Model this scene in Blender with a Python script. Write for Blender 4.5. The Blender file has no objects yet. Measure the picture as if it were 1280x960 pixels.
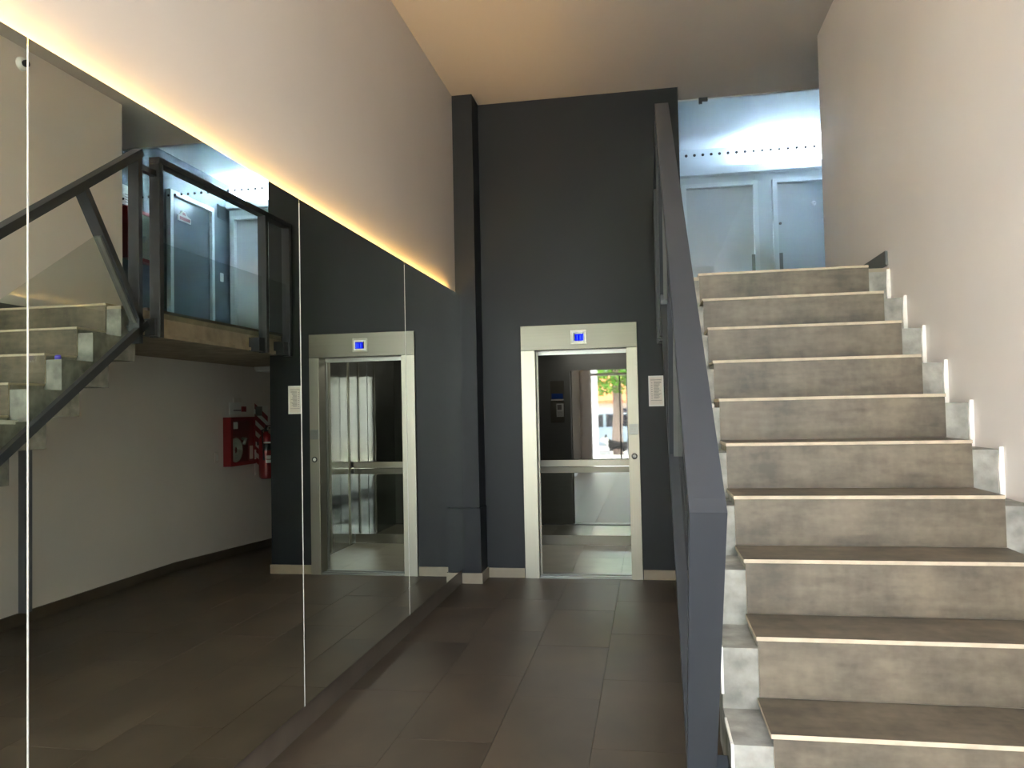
import bpy, bmesh, math, random
from mathutils import Vector, Matrix, Euler
random.seed(7)
S = bpy.context.scene
C = S.collection
# ------------------------------------------------------------------ camera
YAW, PITCH, ROLL, FPX, EYE = -9.9712, 1.945, -1.2152, 971.9, 1.5
def make_camera():
    y, p, r = map(math.radians, (YAW, PITCH, ROLL))
    F = Vector((math.sin(y)*math.cos(p), math.cos(y)*math.cos(p), math.sin(p)))
    R = Vector((math.cos(y), -math.sin(y), 0)); U = R.cross(F)
    R2 = math.cos(r)*R + math.sin(r)*U; U2 = -math.sin(r)*R + math.cos(r)*U
    cd = bpy.data.cameras.new('camera'); cd.sensor_width = 36; cd.lens = FPX/1280*36
    cd.clip_start = .02; cd.clip_end = 300
    c = bpy.data.objects.new('camera', cd); C.objects.link(c)
    m = Matrix((R2, U2, -F)).transposed().to_4x4(); m.translation = (0, 0, EYE)
    c.matrix_world = m; S.camera = c
make_camera()
# ------------------------------------------------------------------ sky, sun, exposure
W = bpy.data.worlds.new('sky'); S.world = W; W.use_nodes = True
_n = W.node_tree.nodes; _l = W.node_tree.links
SKY_STRENGTH = 1.05
sky = _n.new('ShaderNodeTexSky'); sky.sky_type = 'NISHITA'; sky.sun_disc = False
sky.sun_elevation = math.radians(58); sky.sun_rotation = math.radians(15); sky.air_density = 1.2; sky.dust_density = 3.0
_mx = _n.new('ShaderNodeMix'); _mx.data_type = 'RGBA'; _mx.inputs[0].default_value = .6
_mx.inputs[7].default_value = (4.35, 4.2, 4.7, 1)
_l.new(sky.outputs[0], _mx.inputs[6]); _l.new(_mx.outputs[2], _n['Background'].inputs[0])
_n['Background'].inputs[1].default_value = SKY_STRENGTH
sl = bpy.data.lights.new('sun', 'SUN'); sl.energy = 12; sl.angle = .02; sl.color = (1, .95, .87)
so = bpy.data.objects.new('sun', sl); C.objects.link(so); so.location = (3, 12, 20)
so.rotation_euler = Vector((-.2, -.35, -1)).to_track_quat('-Z', 'Y').to_euler()
pl = bpy.data.lights.new('entrance_portal', 'AREA'); pl.shape = 'RECTANGLE'; pl.size = 2.5; pl.size_y = 4.16; pl.cycles.is_portal = True
po = bpy.data.objects.new('entrance_portal', pl); C.objects.link(po); po.location = (0.02, -1.73, 2.08); po.rotation_euler = (math.radians(90), 0, 0)
S.view_settings.view_transform = 'Standard'; S.view_settings.look = 'None'
S.view_settings.exposure = 2.3; S.view_settings.gamma = 1; S.view_settings.use_curve_mapping = False
S.cycles.max_bounces = 16; S.cycles.glossy_bounces = 10; S.cycles.diffuse_bounces = 6
S.cycles.transparent_max_bounces = 16; S.cycles.caustics_reflective = True; S.cycles.sample_clamp_indirect = 0
LED_WARM, LED_COLD = 32.0, 240.0

# ------------------------------------------------------------------ materials
def newmat(name):
    m = bpy.data.materials.new(name); m.use_nodes = True
    return m, m.node_tree.nodes, m.node_tree.links, m.node_tree.nodes['Principled BSDF']
def pmat(name, col, rough=.5, metal=0, var=.08, scale=6, bump=0, bscale=60, stretch=(1, 1, 1), spec=.5, coords='pos', rvar=0, detail=4):
    m, n, l, b = newmat(name)
    b.inputs['Roughness'].default_value = rough; b.inputs['Metallic'].default_value = metal
    b.inputs['Specular IOR Level'].default_value = spec
    if coords == 'pos':
        g = n.new('ShaderNodeNewGeometry'); src = g.outputs['Position']
    else:
        g = n.new('ShaderNodeTexCoord'); oi = n.new('ShaderNodeObjectInfo')
        ad = n.new('ShaderNodeVectorMath'); ad.operation = 'MULTIPLY_ADD'
        l.new(oi.outputs['Random'], ad.inputs[0]); ad.inputs[1].default_value = (37, 53, 71); l.new(g.outputs['Object'], ad.inputs[2])
        src = ad.outputs[0]
    mp = n.new('ShaderNodeMapping'); mp.inputs['Scale'].default_value = stretch; l.new(src, mp.inputs[0])
    nz = n.new('ShaderNodeTexNoise'); nz.inputs['Scale'].default_value = scale; nz.inputs['Detail'].default_value = detail
    l.new(mp.outputs[0], nz.inputs['Vector'])
    r = n.new('ShaderNodeValToRGB'); e = r.color_ramp.elements
    e[0].position = .28; e[1].position = .72
    e[0].color = (*[c*(1-var) for c in col], 1); e[1].color = (*[min(1, c*(1+var)) for c in col], 1)
    l.new(nz.outputs['Fac'], r.inputs[0]); l.new(r.outputs[0], b.inputs['Base Color'])
    if rvar:
        mr = n.new('ShaderNodeMapRange'); mr.inputs[3].default_value = rough-rvar; mr.inputs[4].default_value = rough+rvar
        l.new(nz.outputs['Fac'], mr.inputs[0]); l.new(mr.outputs[0], b.inputs['Roughness'])
    if bump:
        n2 = n.new('ShaderNodeTexNoise'); n2.inputs['Scale'].default_value = bscale; l.new(mp.outputs[0], n2.inputs['Vector'])
        bp = n.new('ShaderNodeBump'); bp.inputs['Strength'].default_value = bump; bp.inputs['Distance'].default_value = .01
        l.new(n2.outputs['Fac'], bp.inputs['Height']); l.new(bp.outputs[0], b.inputs['Normal'])
    return m
def emat(name, col, s):
    m, n, l, b = newmat(name)
    b.inputs['Base Color'].default_value = (0, 0, 0, 1); b.inputs['Specular IOR Level'].default_value = 0
    b.inputs['Emission Color'].default_value = (*col, 1); b.inputs['Emission Strength'].default_value = s
    return m
def glassmat(name, tint, refl=.09):
    m, n, l, b = newmat(name)
    t = n.new('ShaderNodeBsdfTransparent'); t.inputs[0].default_value = (*tint, 1)
    g = n.new('ShaderNodeBsdfGlossy'); g.inputs['Roughness'].default_value = .0
    lw = n.new('ShaderNodeLayerWeight'); pw = n.new('ShaderNodeMath'); pw.operation = 'POWER'; pw.inputs[1].default_value = 5
    ma = n.new('ShaderNodeMath'); ma.operation = 'MULTIPLY_ADD'; ma.inputs[1].default_value = .6; ma.inputs[2].default_value = refl*.5
    l.new(lw.outputs['Facing'], pw.inputs[0]); l.new(pw.outputs[0], ma.inputs[0])
    mx = n.new('ShaderNodeMixShader'); l.new(ma.outputs[0], mx.inputs[0]); l.new(t.outputs[0], mx.inputs[1]); l.new(g.outputs[0], mx.inputs[2])
    l.new(mx.outputs[0], n['Material Output'].inputs[0]); n.remove(b)
    return m
M = {}
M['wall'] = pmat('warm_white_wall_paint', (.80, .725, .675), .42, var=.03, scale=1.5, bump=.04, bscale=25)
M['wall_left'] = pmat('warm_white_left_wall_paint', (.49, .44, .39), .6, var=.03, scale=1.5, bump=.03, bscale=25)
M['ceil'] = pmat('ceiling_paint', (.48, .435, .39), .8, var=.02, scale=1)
M['dark'] = pmat('charcoal_wall_paint', (.0125, .0135, .015), .5, var=.06, scale=2, bump=.03, bscale=60, spec=.3)
M['hall_dark'] = pmat('slate_hall_paint', (.075, .095, .115), .5, var=.05, scale=2)
M['hall'] = pmat('white_hall_paint', (.62, .65, .67), .5, var=.03, scale=2)
M['hall_ceil'] = pmat('white_hall_ceiling', (.72, .73, .74), .7, var=.02, scale=2)
M['tile'] = pmat('brown_cement_floor_tile', (.076, .055, .036), .45, spec=.38, var=.32, scale=3.2, stretch=(1, .6, 1), rvar=.05, coords='obj', bump=.03, bscale=14)
M['cab_tile'] = pmat('grey_cabin_floor_tile', (.21, .195, .155), .3, var=.15, scale=5, coords='obj')
M['grout'] = pmat('dark_grout', (.03, .025, .02), .8)
M['skirt'] = pmat('brown_skirting_tile', (.10, .078, .056), .4, var=.2, scale=5)
M['skirt_grey'] = pmat('grey_skirting', (.11, .11, .105), .5)
M['post_grey'] = pmat('grey_painted_post', (.17, .18, .20), .5)
M['skirt_light'] = pmat('tan_skirting_tile', (.27, .22, .155), .45, var=.15, scale=5)
def cement_tile(name, col):
    m, n, l, b = newmat(name)
    g = n.new('ShaderNodeTexCoord'); oi = n.new('ShaderNodeObjectInfo')
    ad = n.new('ShaderNodeVectorMath'); ad.operation = 'MULTIPLY_ADD'
    l.new(oi.outputs['Random'], ad.inputs[0]); ad.inputs[1].default_value = (37, 53, 71); l.new(g.outputs['Object'], ad.inputs[2])
    outs = []
    for st_, sc, det in (((1, 1, 1), 4.2, 8), ((1.3, 4, 6), 5, 10), ((5, 2, 1.2), 5, 10), ((1, 1, 1.4), 30, 6)):
        mp = n.new('ShaderNodeMapping'); mp.inputs['Scale'].default_value = st_; l.new(ad.outputs[0], mp.inputs[0])
        nz = n.new('ShaderNodeTexNoise'); nz.inputs['Scale'].default_value = sc; nz.inputs['Detail'].default_value = det
        l.new(mp.outputs[0], nz.inputs['Vector']); outs.append(nz.outputs['Fac'])
    acc = None
    for o_, w in zip(outs, (.42, .24, .16, .18)):
        ma = n.new('ShaderNodeMath'); ma.operation = 'MULTIPLY_ADD'; ma.inputs[1].default_value = w
        l.new(o_, ma.inputs[0])
        if acc is None: ma.inputs[2].default_value = 0
        else: l.new(acc, ma.inputs[2])
        acc = ma.outputs[0]
    r = n.new('ShaderNodeValToRGB'); e = r.color_ramp.elements
    e[0].position = .39; e[1].position = .62
    e[0].color = (*[c*.55 for c in col], 1); e[1].color = (*[c*1.38 for c in col], 1)
    l.new(acc, r.inputs[0]); l.new(r.outputs[0], b.inputs['Base Color'])
    b.inputs['Roughness'].default_value = .52
    return m
M['stile'] = cement_tile('cement_stair_tile', (.118, .092, .062))
M['cream'] = pmat('cream_tile_body', (.46, .37, .27), .7, var=.15, scale=20)
M['conc'] = pmat('raw_concrete', (.27, .255, .225), .85, var=.38, scale=13, bump=.35, bscale=40, detail=8)
M['conc_brown'] = pmat('raw_concrete_slab_edge', (.33, .27, .20), .85, var=.25, scale=7, bump=.3, bscale=30, detail=8)
M['plaster'] = pmat('white_plaster_edge', (.80, .76, .70), .7, var=.08, scale=30)
M['steel_paint'] = pmat('graphite_painted_steel', (.036, .039, .045), .45, var=.06, scale=4, spec=.4)
M['steel_light'] = pmat('satin_glazing_channel', (.22, .22, .21), .35, metal=.6)
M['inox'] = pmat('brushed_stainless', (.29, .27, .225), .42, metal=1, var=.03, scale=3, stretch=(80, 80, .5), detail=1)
M['inox_dim'] = pmat('brushed_stainless_dimmed', (.155, .145, .118), .42, metal=1, var=.03, scale=3, stretch=(.5, 80, 80), detail=1)  # same steel as the jambs, coloured darker to dim the reflected daylight
M['polish'] = pmat('polished_stainless', (.30, .305, .285), .03, metal=1, var=.02)
M['cabmirror'] = pmat('grey_tinted_cabin_mirror', (.15, .15, .145), .02, metal=1, var=.02)
M['cab'] = pmat('satin_stainless_cab', (.42, .42, .40), .42, metal=1, var=.05, stretch=(1, 1, 20))
M['cabside'] = pmat('dark_polished_cab_side', (.24, .24, .23), .10, metal=1, var=.05, stretch=(1, 1, 20))
M['cabdark'] = pmat('dark_cab_trim', (.03, .03, .032), .3)
M['mirror'] = pmat('tinted_mirror', (.82, .85, .775), .0, metal=1, var=.0)
M['mirror_back'] = pmat('mirror_backing', (.12, .12, .11), .6)
M['joint'] = pmat('mirror_joint_strip', (.50, .47, .42), .4, var=.05, scale=20)
M['glass'] = glassmat('clear_glass', (.93, .96, .94))
M['glass_hall'] = glassmat('hall_partition_glass', (.92, .97, .98))
M['red'] = pmat('red_enamel', (.26, .012, .014), .35, var=.06)
M['white'] = pmat('white_plastic', (.78, .77, .74), .4, var=.03)
M['paper'] = pmat('white_paper', (.75, .68, .62), .7, var=.05, scale=40)
M['ink'] = pmat('grey_ink', (.20, .18, .17), .7)
M['black'] = pmat('black_plastic', (.012, .012, .013), .45)
M['blue'] = pmat('blue_label', (.02, .07, .30), .4)
M['hose'] = pmat('white_canvas_hose', (.62, .60, .54), .8, var=.1, scale=50)
M['alu'] = pmat('aluminium', (.62, .62, .62), .3, metal=1)
M['door_white'] = pmat('white_lacquered_door', (.60, .62, .63), .35, var=.02)
M['frame_white'] = pmat('white_door_frame', (.72, .74, .75), .4, var=.02)
M['door_dark'] = pmat('slate_door', (.085, .105, .125), .3, var=.04)
M['frame_ent'] = pmat('white_entrance_frame', (.80, .79, .77), .4, var=.02)
M['led_warm'] = emat('warm_led', (1, .60, .18), LED_WARM)
M['led_cold'] = emat('cold_led', (.66, .80, 1), LED_COLD)
M['cab_fill'] = emat('cabin_fill_light', (1, .97, .88), 1.6)
M['screen'] = emat('blue_screen', (.001, .006, .7), .28)
M['seg'] = emat('blue_screen_segment', (.06, .12, .9), .35)
M['screen_off'] = pmat('dark_screen', (.01, .01, .015), .3)

# ------------------------------------------------------------------ mesh helpers
def BM(): return bmesh.new()
def add_box(bm, x0, x1, y0, y1, z0, z1, mi=0):
    v = [bm.verts.new((x, y, z)) for x in (x0, x1) for y in (y0, y1) for z in (z0, z1)]
    fs = []
    for f in ((0, 1, 3, 2), (4, 6, 7, 5), (0, 4, 5, 1), (2, 3, 7, 6), (0, 2, 6, 4), (1, 5, 7, 3)):
        fa = bm.faces.new([v[i] for i in f]); fa.material_index = mi; fs.append(fa)
    return fs
def add_prism(bm, pts, axis, a, b, mi=0):
    """polygon pts (2-D) extruded along an axis from a to b"""
    def P(p, t):
        return {'X': (t, p[0], p[1]), 'Y': (p[0], t, p[1]), 'Z': (p[0], p[1], t)}[axis]
    va = [bm.verts.new(P(p, a)) for p in pts]; vb = [bm.verts.new(P(p, b)) for p in pts]
    n = len(pts); fs = [bm.faces.new(va[::-1]), bm.faces.new(vb)]
    for i in range(n): fs.append(bm.faces.new((va[i], va[(i+1) % n], vb[(i+1) % n], vb[i])))
    for f in fs: f.material_index = mi
    bmesh.ops.recalc_face_normals(bm, faces=fs)
    return fs
def add_tube(bm, pts, r, seg=10, caps=True, mi=0, smooth=True):
    rs = r if isinstance(r, (list, tuple)) else [r]*len(pts)
    pts = [Vector(p) for p in pts]; rings = []
    prev = None
    for i, p in enumerate(pts):
        d = (pts[min(i+1, len(pts)-1)]-pts[max(i-1, 0)]).normalized()
        if prev is None:
            u = d.orthogonal().normalized()
        else:
            u = (prev-d*prev.dot(d)).normalized()
        prev = u; w = d.cross(u)
        rings.append([bm.verts.new(p+rs[i]*(u*math.cos(2*math.pi*k/seg)+w*math.sin(2*math.pi*k/seg))) for k in range(seg)])
    for a, b in zip(rings, rings[1:]):
        for k in range(seg):
            f = bm.faces.new((a[k], a[(k+1) % seg], b[(k+1) % seg], b[k])); f.smooth = smooth; f.material_index = mi
    if caps:
        f = bm.faces.new(rings[0][::-1]); f.material_index = mi
        f = bm.faces.new(rings[-1]); f.material_index = mi
def add_lathe(bm, c, prof, seg=20, mi=0, axis='Z'):
    """prof: (radius, height) pairs around an axis through c"""
    rings = []
    for r, h in prof:
        ring = []
        for k in range(seg):
            a = 2*math.pi*k/seg; p = (r*math.cos(a), r*math.sin(a), h)
            if axis == 'X': p = (p[2], p[0], p[1])
            elif axis == 'Y': p = (p[1], p[2], p[0])
            ring.append(bm.verts.new(Vector(c)+Vector(p)))
        rings.append(ring)
    for a, b in zip(rings, rings[1:]):
        for k in range(seg):
            f = bm.faces.new((a[k], a[(k+1) % seg], b[(k+1) % seg], b[k])); f.smooth = True; f.material_index = mi
    if prof[0][0] > 1e-4: bm.faces.new(rings[0][::-1]).material_index = mi
    if prof[-1][0] > 1e-4: bm.faces.new(rings[-1]).material_index = mi
def wloc(o):
    v = Vector((0, 0, 0))
    while o: v += o.location; o = o.parent
    return v
def obj(name, bm, mats, parent=None, bevel=0, **props):
    """link a bmesh (in world coordinates) as one mesh object"""
    me = bpy.data.meshes.new(name)
    if parent is not None:
        origin = wloc(parent); cs = [v.co for v in bm.verts]
        lo = Vector([min(c[i] for c in cs) for i in range(3)]); hi = Vector([max(c[i] for c in cs) for i in range(3)])
        base = Vector(((lo.x+hi.x)/2, (lo.y+hi.y)/2, lo.z)); loc = base-origin
    else:
        cs = [v.co for v in bm.verts]
        lo = Vector([min(c[i] for c in cs) for i in range(3)]); hi = Vector([max(c[i] for c in cs) for i in range(3)])
        base = Vector(((lo.x+hi.x)/2, (lo.y+hi.y)/2, lo.z)); loc = base
    bmesh.ops.translate(bm, verts=bm.verts, vec=-base)
    bm.normal_update()
    bm.to_mesh(me); bm.free()
    o = bpy.data.objects.new(name, me); C.objects.link(o); o.location = loc
    for m in (mats if isinstance(mats, (list, tuple)) else [mats]): me.materials.append(M[m])
    if parent is not None: o.parent = parent
    if bevel:
        md = o.modifiers.new('bevel', 'BEVEL'); md.width = bevel; md.segments = 2; md.limit_method = 'ANGLE'
    for k, v in props.items(): o[k] = v
    return o
def boxo(name, b, mats, parent=None, bevel=0, **props):
    bm = BM(); add_box(bm, *b); return obj(name, bm, mats, parent, bevel, **props)
def struct(name, bm, mats, parent=None, **p):
    o = obj(name, bm, mats, parent, **p)
    if parent is None: o['kind'] = 'structure'
    return o
def sbox(name, b, mats, **p):
    bm = BM(); add_box(bm, *b); return struct(name, bm, mats, **p)
def thing(name, label, cat, loc, group=None):
    o = bpy.data.objects.new(name, None); C.objects.link(o); o.location = loc; o.empty_display_size = .1
    o['label'] = label; o['category'] = cat
    if group: o['group'] = group
    return o
def tag(o, label, cat, group=None):
    o['label'] = label; o['category'] = cat
    if group: o['group'] = group
    return o

# ------------------------------------------------------------------ key dimensions
XW = -1.667           # left wall face
XM = -1.627           # mirror face
XR = 1.345            # right wall face
YB = 6.934            # charcoal wall face
YE = -1.55             # entrance
ZC = 4.322            # lobby ceiling
ZL = 2.274            # landing floor
XD = .32              # right end of the charcoal wall
XH, YH, ZH = 2.65, 10.28, 4.84   # upper hall: right wall, back wall, ceiling
MTOP, MBOT = 2.534, .137

# ------------------------------------------------------------------ structure
# floor: grout bed with separate tiles
fl = sbox('floor', (XW, XR, YE, YB+.02, -.12, -.004), 'grout')
tile_cache = {}
def tile(parent, x0, x1, y0, y1, z=0., mat='tile', name='tile'):
    g = .0010
    key = (round(x1-x0, 4), round(y1-y0, 4), mat)
    if key not in tile_cache:
        bm = BM(); w, d = (x1-x0)/2-g, (y1-y0)/2-g; c = .0003
        pts = [(-w, -d), (w, -d), (w, d), (-w, d)]
        lo = [bm.verts.new((x, y, -.008)) for x, y in pts]; mi = [bm.verts.new((x, y, -c)) for x, y in pts]
        hi = [bm.verts.new((x*(1-c/w), y*(1-c/d), 0)) for x, y in pts]
        for a, b in ((lo, mi), (mi, hi)):
            for k in range(4): bm.faces.new((a[k], a[(k+1) % 4], b[(k+1) % 4], b[k]))
        bm.faces.new(hi)
        me = bpy.data.meshes.new(name); bm.to_mesh(me); bm.free(); me.materials.append(M[mat]); tile_cache[key] = me
    o = bpy.data.objects.new(name, tile_cache[key]); C.objects.link(o); o.parent = parent
    o.location = Vector(((x0+x1)/2, (y0+y1)/2, z+random.uniform(-.0004, .0004)))-wloc(parent)
    return o
TW, TL = .45, .885
ex = [XW] + [-.29+TW*k for k in range(-2, 4)] + [XR]
for ci in range(len(ex)-1):
    off = 4.075 if (ci % 2 == 0) else 4.375
    y = off-TL*math.ceil((off-YE)/TL)
    while y < YB-.001:
        tile(fl, ex[ci], ex[ci+1], max(y, YE), min(y+TL, YB)); y += TL
# ramp going down under the landing
bm = BM(); add_prism(bm, [(YB, -.12), (YH, -.30), (YH, -.155), (YB+.02, -.003), (YB, -.003)], 'X', XD, XR)
struct('floor_ramp', bm, 'tile')
# ceiling, roof, walls
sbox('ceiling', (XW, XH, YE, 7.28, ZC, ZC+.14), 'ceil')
sbox('ceiling_hall', (XD-.1, XH+.1, 7.28, YH+.1, ZH, ZH+.1), 'hall_ceil')
sbox('ceiling_roof', (-2.1, 3.0, YE-.25, 10.7, 5.05, 5.25), 'conc')
bm = BM(); add_box(bm, XD-.1, XH, 7.20, 7.28, ZC+.14, ZH+.02); struct('wall_bulkhead', bm, 'hall')
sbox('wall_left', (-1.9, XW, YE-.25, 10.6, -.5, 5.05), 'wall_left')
bm = BM()
add_box(bm, XR, 1.5, YE-.25, 6.2, -.5, 5.05)
add_box(bm, XR, 1.5, 6.2, YH, -.5, 2.08)
struct('wall_right', bm, 'wall')
bm = BM()
add_box(bm, XW, -1.10, YB, 7.06, 0, ZC); add_box(bm, -.12, XD, YB, 7.06, -.3, ZC); add_box(bm, -1.10, -.12, YB, 7.06, 2.2, ZC)
struct('wall_back', bm, 'dark')
bm = BM(); add_box(bm, XW, -1.485, 6.676, YB, .66, ZC); add_box(bm, XW, -1.478, 6.668, YB, 0, .652); add_box(bm, XW, -1.495, 6.69, YB, .64, .67)
struct('wall_corner', bm, 'dark')
sbox('wall_shaft', (XD-.1, XD, 7.06, YH, -.5, ZH), 'hall')
sbox('wall_hall_back', (XD-.1, XH+.15, YH, YH+.15, 2.05, 5.05), 'hall')
sbox('wall_passage_end', (XD-.1, 1.5, YH, YH+.15, -.5, 2.05), 'wall')
sbox('wall_hall_right', (XH, XH+.15, 6.05, YH, 2.05, 5.05), 'hall_dark')
sbox('wall_hall_front', (1.5, XH, 6.05, 6.2, 2.05, 5.05), 'hall')
# light cove ledge on the hall's back wall
bm = BM(); add_box(bm, XD, XH, 10.17, YH, 4.47, 4.54); add_box(bm, XD, XH, 10.17, 10.185, 4.54, 4.57)
struct('trim_1', bm, 'hall')
# landing slab
bm = BM()
add_box(bm, .2, XR, 4.784, YB, 2.105, 2.255); add_box(bm, .2, XR, 4.64, 4.784, 2.105, 2.255)
add_box(bm, .178, XR, 4.80, YB, 2.075, 2.103)
add_box(bm, XD, XR, YB, YH, 2.075, 2.255); add_box(bm, XR, XH, 6.2, YH, 2.09, 2.255)
struct('floor_landing', bm, 'conc_brown')
bm = BM(); add_box(bm, .186, XR, 4.90, 6.2, 2.255, ZL); add_box(bm, .186, XD, 6.2, YB, 2.255, ZL); add_box(bm, XD, XH, 6.2, YH, 2.255, ZL)
struct('floor_landing_finish', bm, 'tile')
# skirtings
sbox('baseboard_left', (XW, XW+.014, -1.5, 6.668, 0, .13), 'skirt')
sbox('baseboard_right', (XR-.014, XR, 2.0, YB, 0, .09), 'skirt')
bm = BM(); add_prism(bm, [(YB, -.01), (YH, -.155), (YH, -.06), (YB, .09)], 'X', XR-.014, XR); struct('baseboard_passage', bm, 'skirt')
bm = BM()
add_box(bm, XW+.02, -1.478, 6.655, 6.668, 0, .09); add_box(bm, -1.478, -1.466, 6.655, YB, 0, .09)
add_box(bm, -1.462, -1.135, YB-.012, YB, 0, .085); add_box(bm, -.086, XD+.012, YB-.012, YB, 0, .085)
struct('baseboard_back', bm, 'skirt_light')
sbox('baseboard_landing', (XR-.014, XR, 4.655, 6.2, ZL, ZL+.08), 'skirt_grey')
# ------------------------------------------------------------------ entrance behind the camera
bm = BM()
add_box(bm, XW, -1.385, YE-.2, YE, 0, ZC); add_box(bm, 1.30, XR, YE-.2, YE, 0, ZC); add_box(bm, XW, XR, YE-.2, YE, 4.16, ZC+.1)
struct('wall_front', bm, 'wall')
w1 = thing('window_1', '', '', (-.15, YE-.1, 0))
for k in ('label', 'category'): del w1[k]
w1['kind'] = 'structure'
F0, F1 = YE-.16, YE-.04
bm = BM()
add_box(bm, -1.385, -1.365, F0, F1, 0, 4.16); add_box(bm, 1.24, 1.3, F0, F1, 0, 4.16)
add_box(bm, -1.365, 1.24, F0, F1, 2.29, 2.35); add_box(bm, -1.365, 1.24, F0, F1, 4.10, 4.16); add_box(bm, -.33, -.28, F0, F1, 0, 2.29)
obj('window_frame', bm, 'frame_ent', w1)
boxo('pane', (-.28, 1.24, YE-.104, YE-.096, 0.02, 2.29), 'glass', w1)
boxo('pane', (-1.365, 1.24, YE-.104, YE-.096, 2.35, 4.10), 'glass', w1)
d4 = thing('door_4', '', '', (-.76, YE-.1, 0))
for k in ('label', 'category'): del d4[k]
d4['kind'] = 'structure'
boxo('pane', (-1.36, -.34, YE-.105, YE-.095, .01, 2.28), 'glass', d4)
boxo('stile', (-.705, -.675, YE-.13, YE-.105, .01, 2.28), 'steel_paint', d4, label='dark vertical bar on the glass')
bm = BM(); add_tube(bm, [(-.515, YE-.03, .35), (-.515, YE-.03, 2.2)], .017, 12)
for z in (.55, 2.05): add_tube(bm, [(-.515, YE-.03, z), (-.515, YE-.097, z)], .011, 8)
obj('pull_handle', bm, 'alu', d4, label='long tubular steel pull handle')
bm = BM(); add_box(bm, -.475, -.43, YE-.12, YE-.08, 1.08, 1.20); add_box(bm, -.49, -.43, YE-.12, YE-.08, 1.235, 1.27)
obj('lock', bm, 'black', d4, label='black lock case')
# ------------------------------------------------------------------ mirrors and the warm light behind them
edges = [-1.47, .17, 1.813, 3.465, 5.09, 6.755]
mlabels = ['tall tinted mirror panel on the left wall nearest the entrance, behind the photographer',
           'tall tinted mirror panel cut by the left edge of the photo',
           'tall tinted mirror panel reflecting the flight of stairs and the handrail',
           'tall tinted mirror panel reflecting most of the elevator',
           'narrow looking tinted mirror panel next to the charcoal corner pillar']
for i in range(5):
    a, b = edges[i]+.002, edges[i+1]-.002
    t = thing('mirror_panel', mlabels[i], 'mirror', (XM-.004, (a+b)/2, MBOT), 'mirror panels on the left wall')
    boxo('mirror_glass', (XM-.006, XM, a, b, MBOT, MTOP), 'mirror', t)
    boxo('backing', (XW+.0005, XM-.0062, a+.01, b-.01, MBOT+.01, MTOP-.06), 'mirror_back', t)
    if i < 4:
        bm = BM(); add_box(bm, XM-.006, XM+.0012, b-.0002, b+.0042, MBOT-.004, MTOP-.02); obj('joint_strip', bm, 'joint', t, label='pale joint strip')
tag(boxo('led_strip', (XW+.006, XW+.016, -1.45, 6.42, MTOP-.035, MTOP-.027), 'led_warm'), 'glowing warm light strip hidden behind the top of the mirrors', 'light strip')
tag(boxo('led_strip', (1.45, 2.45, 10.20, 10.22, 4.542, 4.552), 'led_cold'), 'cold white light strip lying in the cove above the upper hall doors', 'light strip')
# ------------------------------------------------------------------ staircase
Y0, Z0, RS, TR, XL, XRT = 2.2284, .6069, .1852, .2661, .3036, 1.2355
Yk = lambda k: Y0+TR*k
Zk = lambda k: Z0+RS*k
st = thing('staircase', 'straight flight of cement tiled stairs on a raw concrete core rising to the upper hall', 'stairs', (.77, 1.7, 0))
top = [(Yk(-2)+.015, 0)]
for k in range(-2, 10):
    top += [(Yk(k)+.015, Zk(k)-.04), (Yk(k+1)+.015 if k < 9 else Yk(9)+.03, Zk(k)-.04)]
bot = [(Yk(9)+.03, 2.1)]
bot += [(Yk(9)+.16, 2.1)]
k = 9
while Zk(k)-.385 > 0:
    bot += [(Yk(k)+.16, Zk(k)-.385), (Yk(k-1)+.16, Zk(k)-.385)]; k -= 1
bot += [(Yk(k)+.16, 0)]
top[-1] = (Yk(9)+.16, Zk(9)-.04)
bot = bot[1:]
bm = BM(); add_prism(bm, top+bot, 'X', .2, XR-.002)
obj('concrete_core', bm, 'conc', st, label='raw grey concrete core showing at both sides of the tiles')
bm = BM()
for k in range(-2, 10): add_box(bm, XL+.006, XRT-.006, Yk(k)+.014, Yk(k+1) if k < 9 else Yk(9)+.28, Zk(k)-.041, Zk(k)-.013)
obj('mortar_bed', bm, 'conc', st)
for k in range(-2, 10):
    bm = BM(); j = lambda: random.uniform(-.0025, .0025)
    fs = add_box(bm, XL+j(), XRT+j(), Yk(k)+j()*.6, Yk(k+1)+.004 if k < 9 else Yk(9)+.285, Zk(k)-.0135, Zk(k))
    for f in fs: f.material_index = 1
    fs[5].material_index = 0
    obj('tread', bm, ['stile', 'cream'], st, bevel=.0012)
    bm = BM(); zb = Zk(k-1) if k > -2 else 0
    fs = add_box(bm, XL+.004+j(), XRT-.002+j(), Yk(k)+.004, Yk(k)+.0145, zb+.001, Zk(k)-.0138)
    for f in fs: f.material_index = 1
    fs[2].material_index = 0
    obj('riser', bm, ['stile', 'cream'], st)
for k in range(1, 10):
    y = Yk(k); z = Zk(k)-.04; bm = BM()
    add_prism(bm, [(1.327, Zk(k-1)-.05), (1.3448, Zk(k-1)-.05), (1.3448, z+.012), (1.330, z+.012), (1.325, z-.07)], 'Y', y+.004, y+.0155)
    obj('plaster_edge', bm, 'plaster', st)
bm = BM()
for k in range(-1, 6):
    y = Yk(k); z = Zk(k)-.04
    add_prism(bm, [(y+.009, z-.14), (y+.02, z-.14), (y+.02, z+.003), (y+.008, z+.004)], 'X', .1965, .204)
    add_prism(bm, [(y+.008, z-.006), (y+.2, z-.012), (y+.2, z+.003), (y+.008, z+.005)], 'X', .1965, .203)
obj('plaster_crust', bm, 'plaster', st, label='flaking white plaster on the outer concrete edge')
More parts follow.
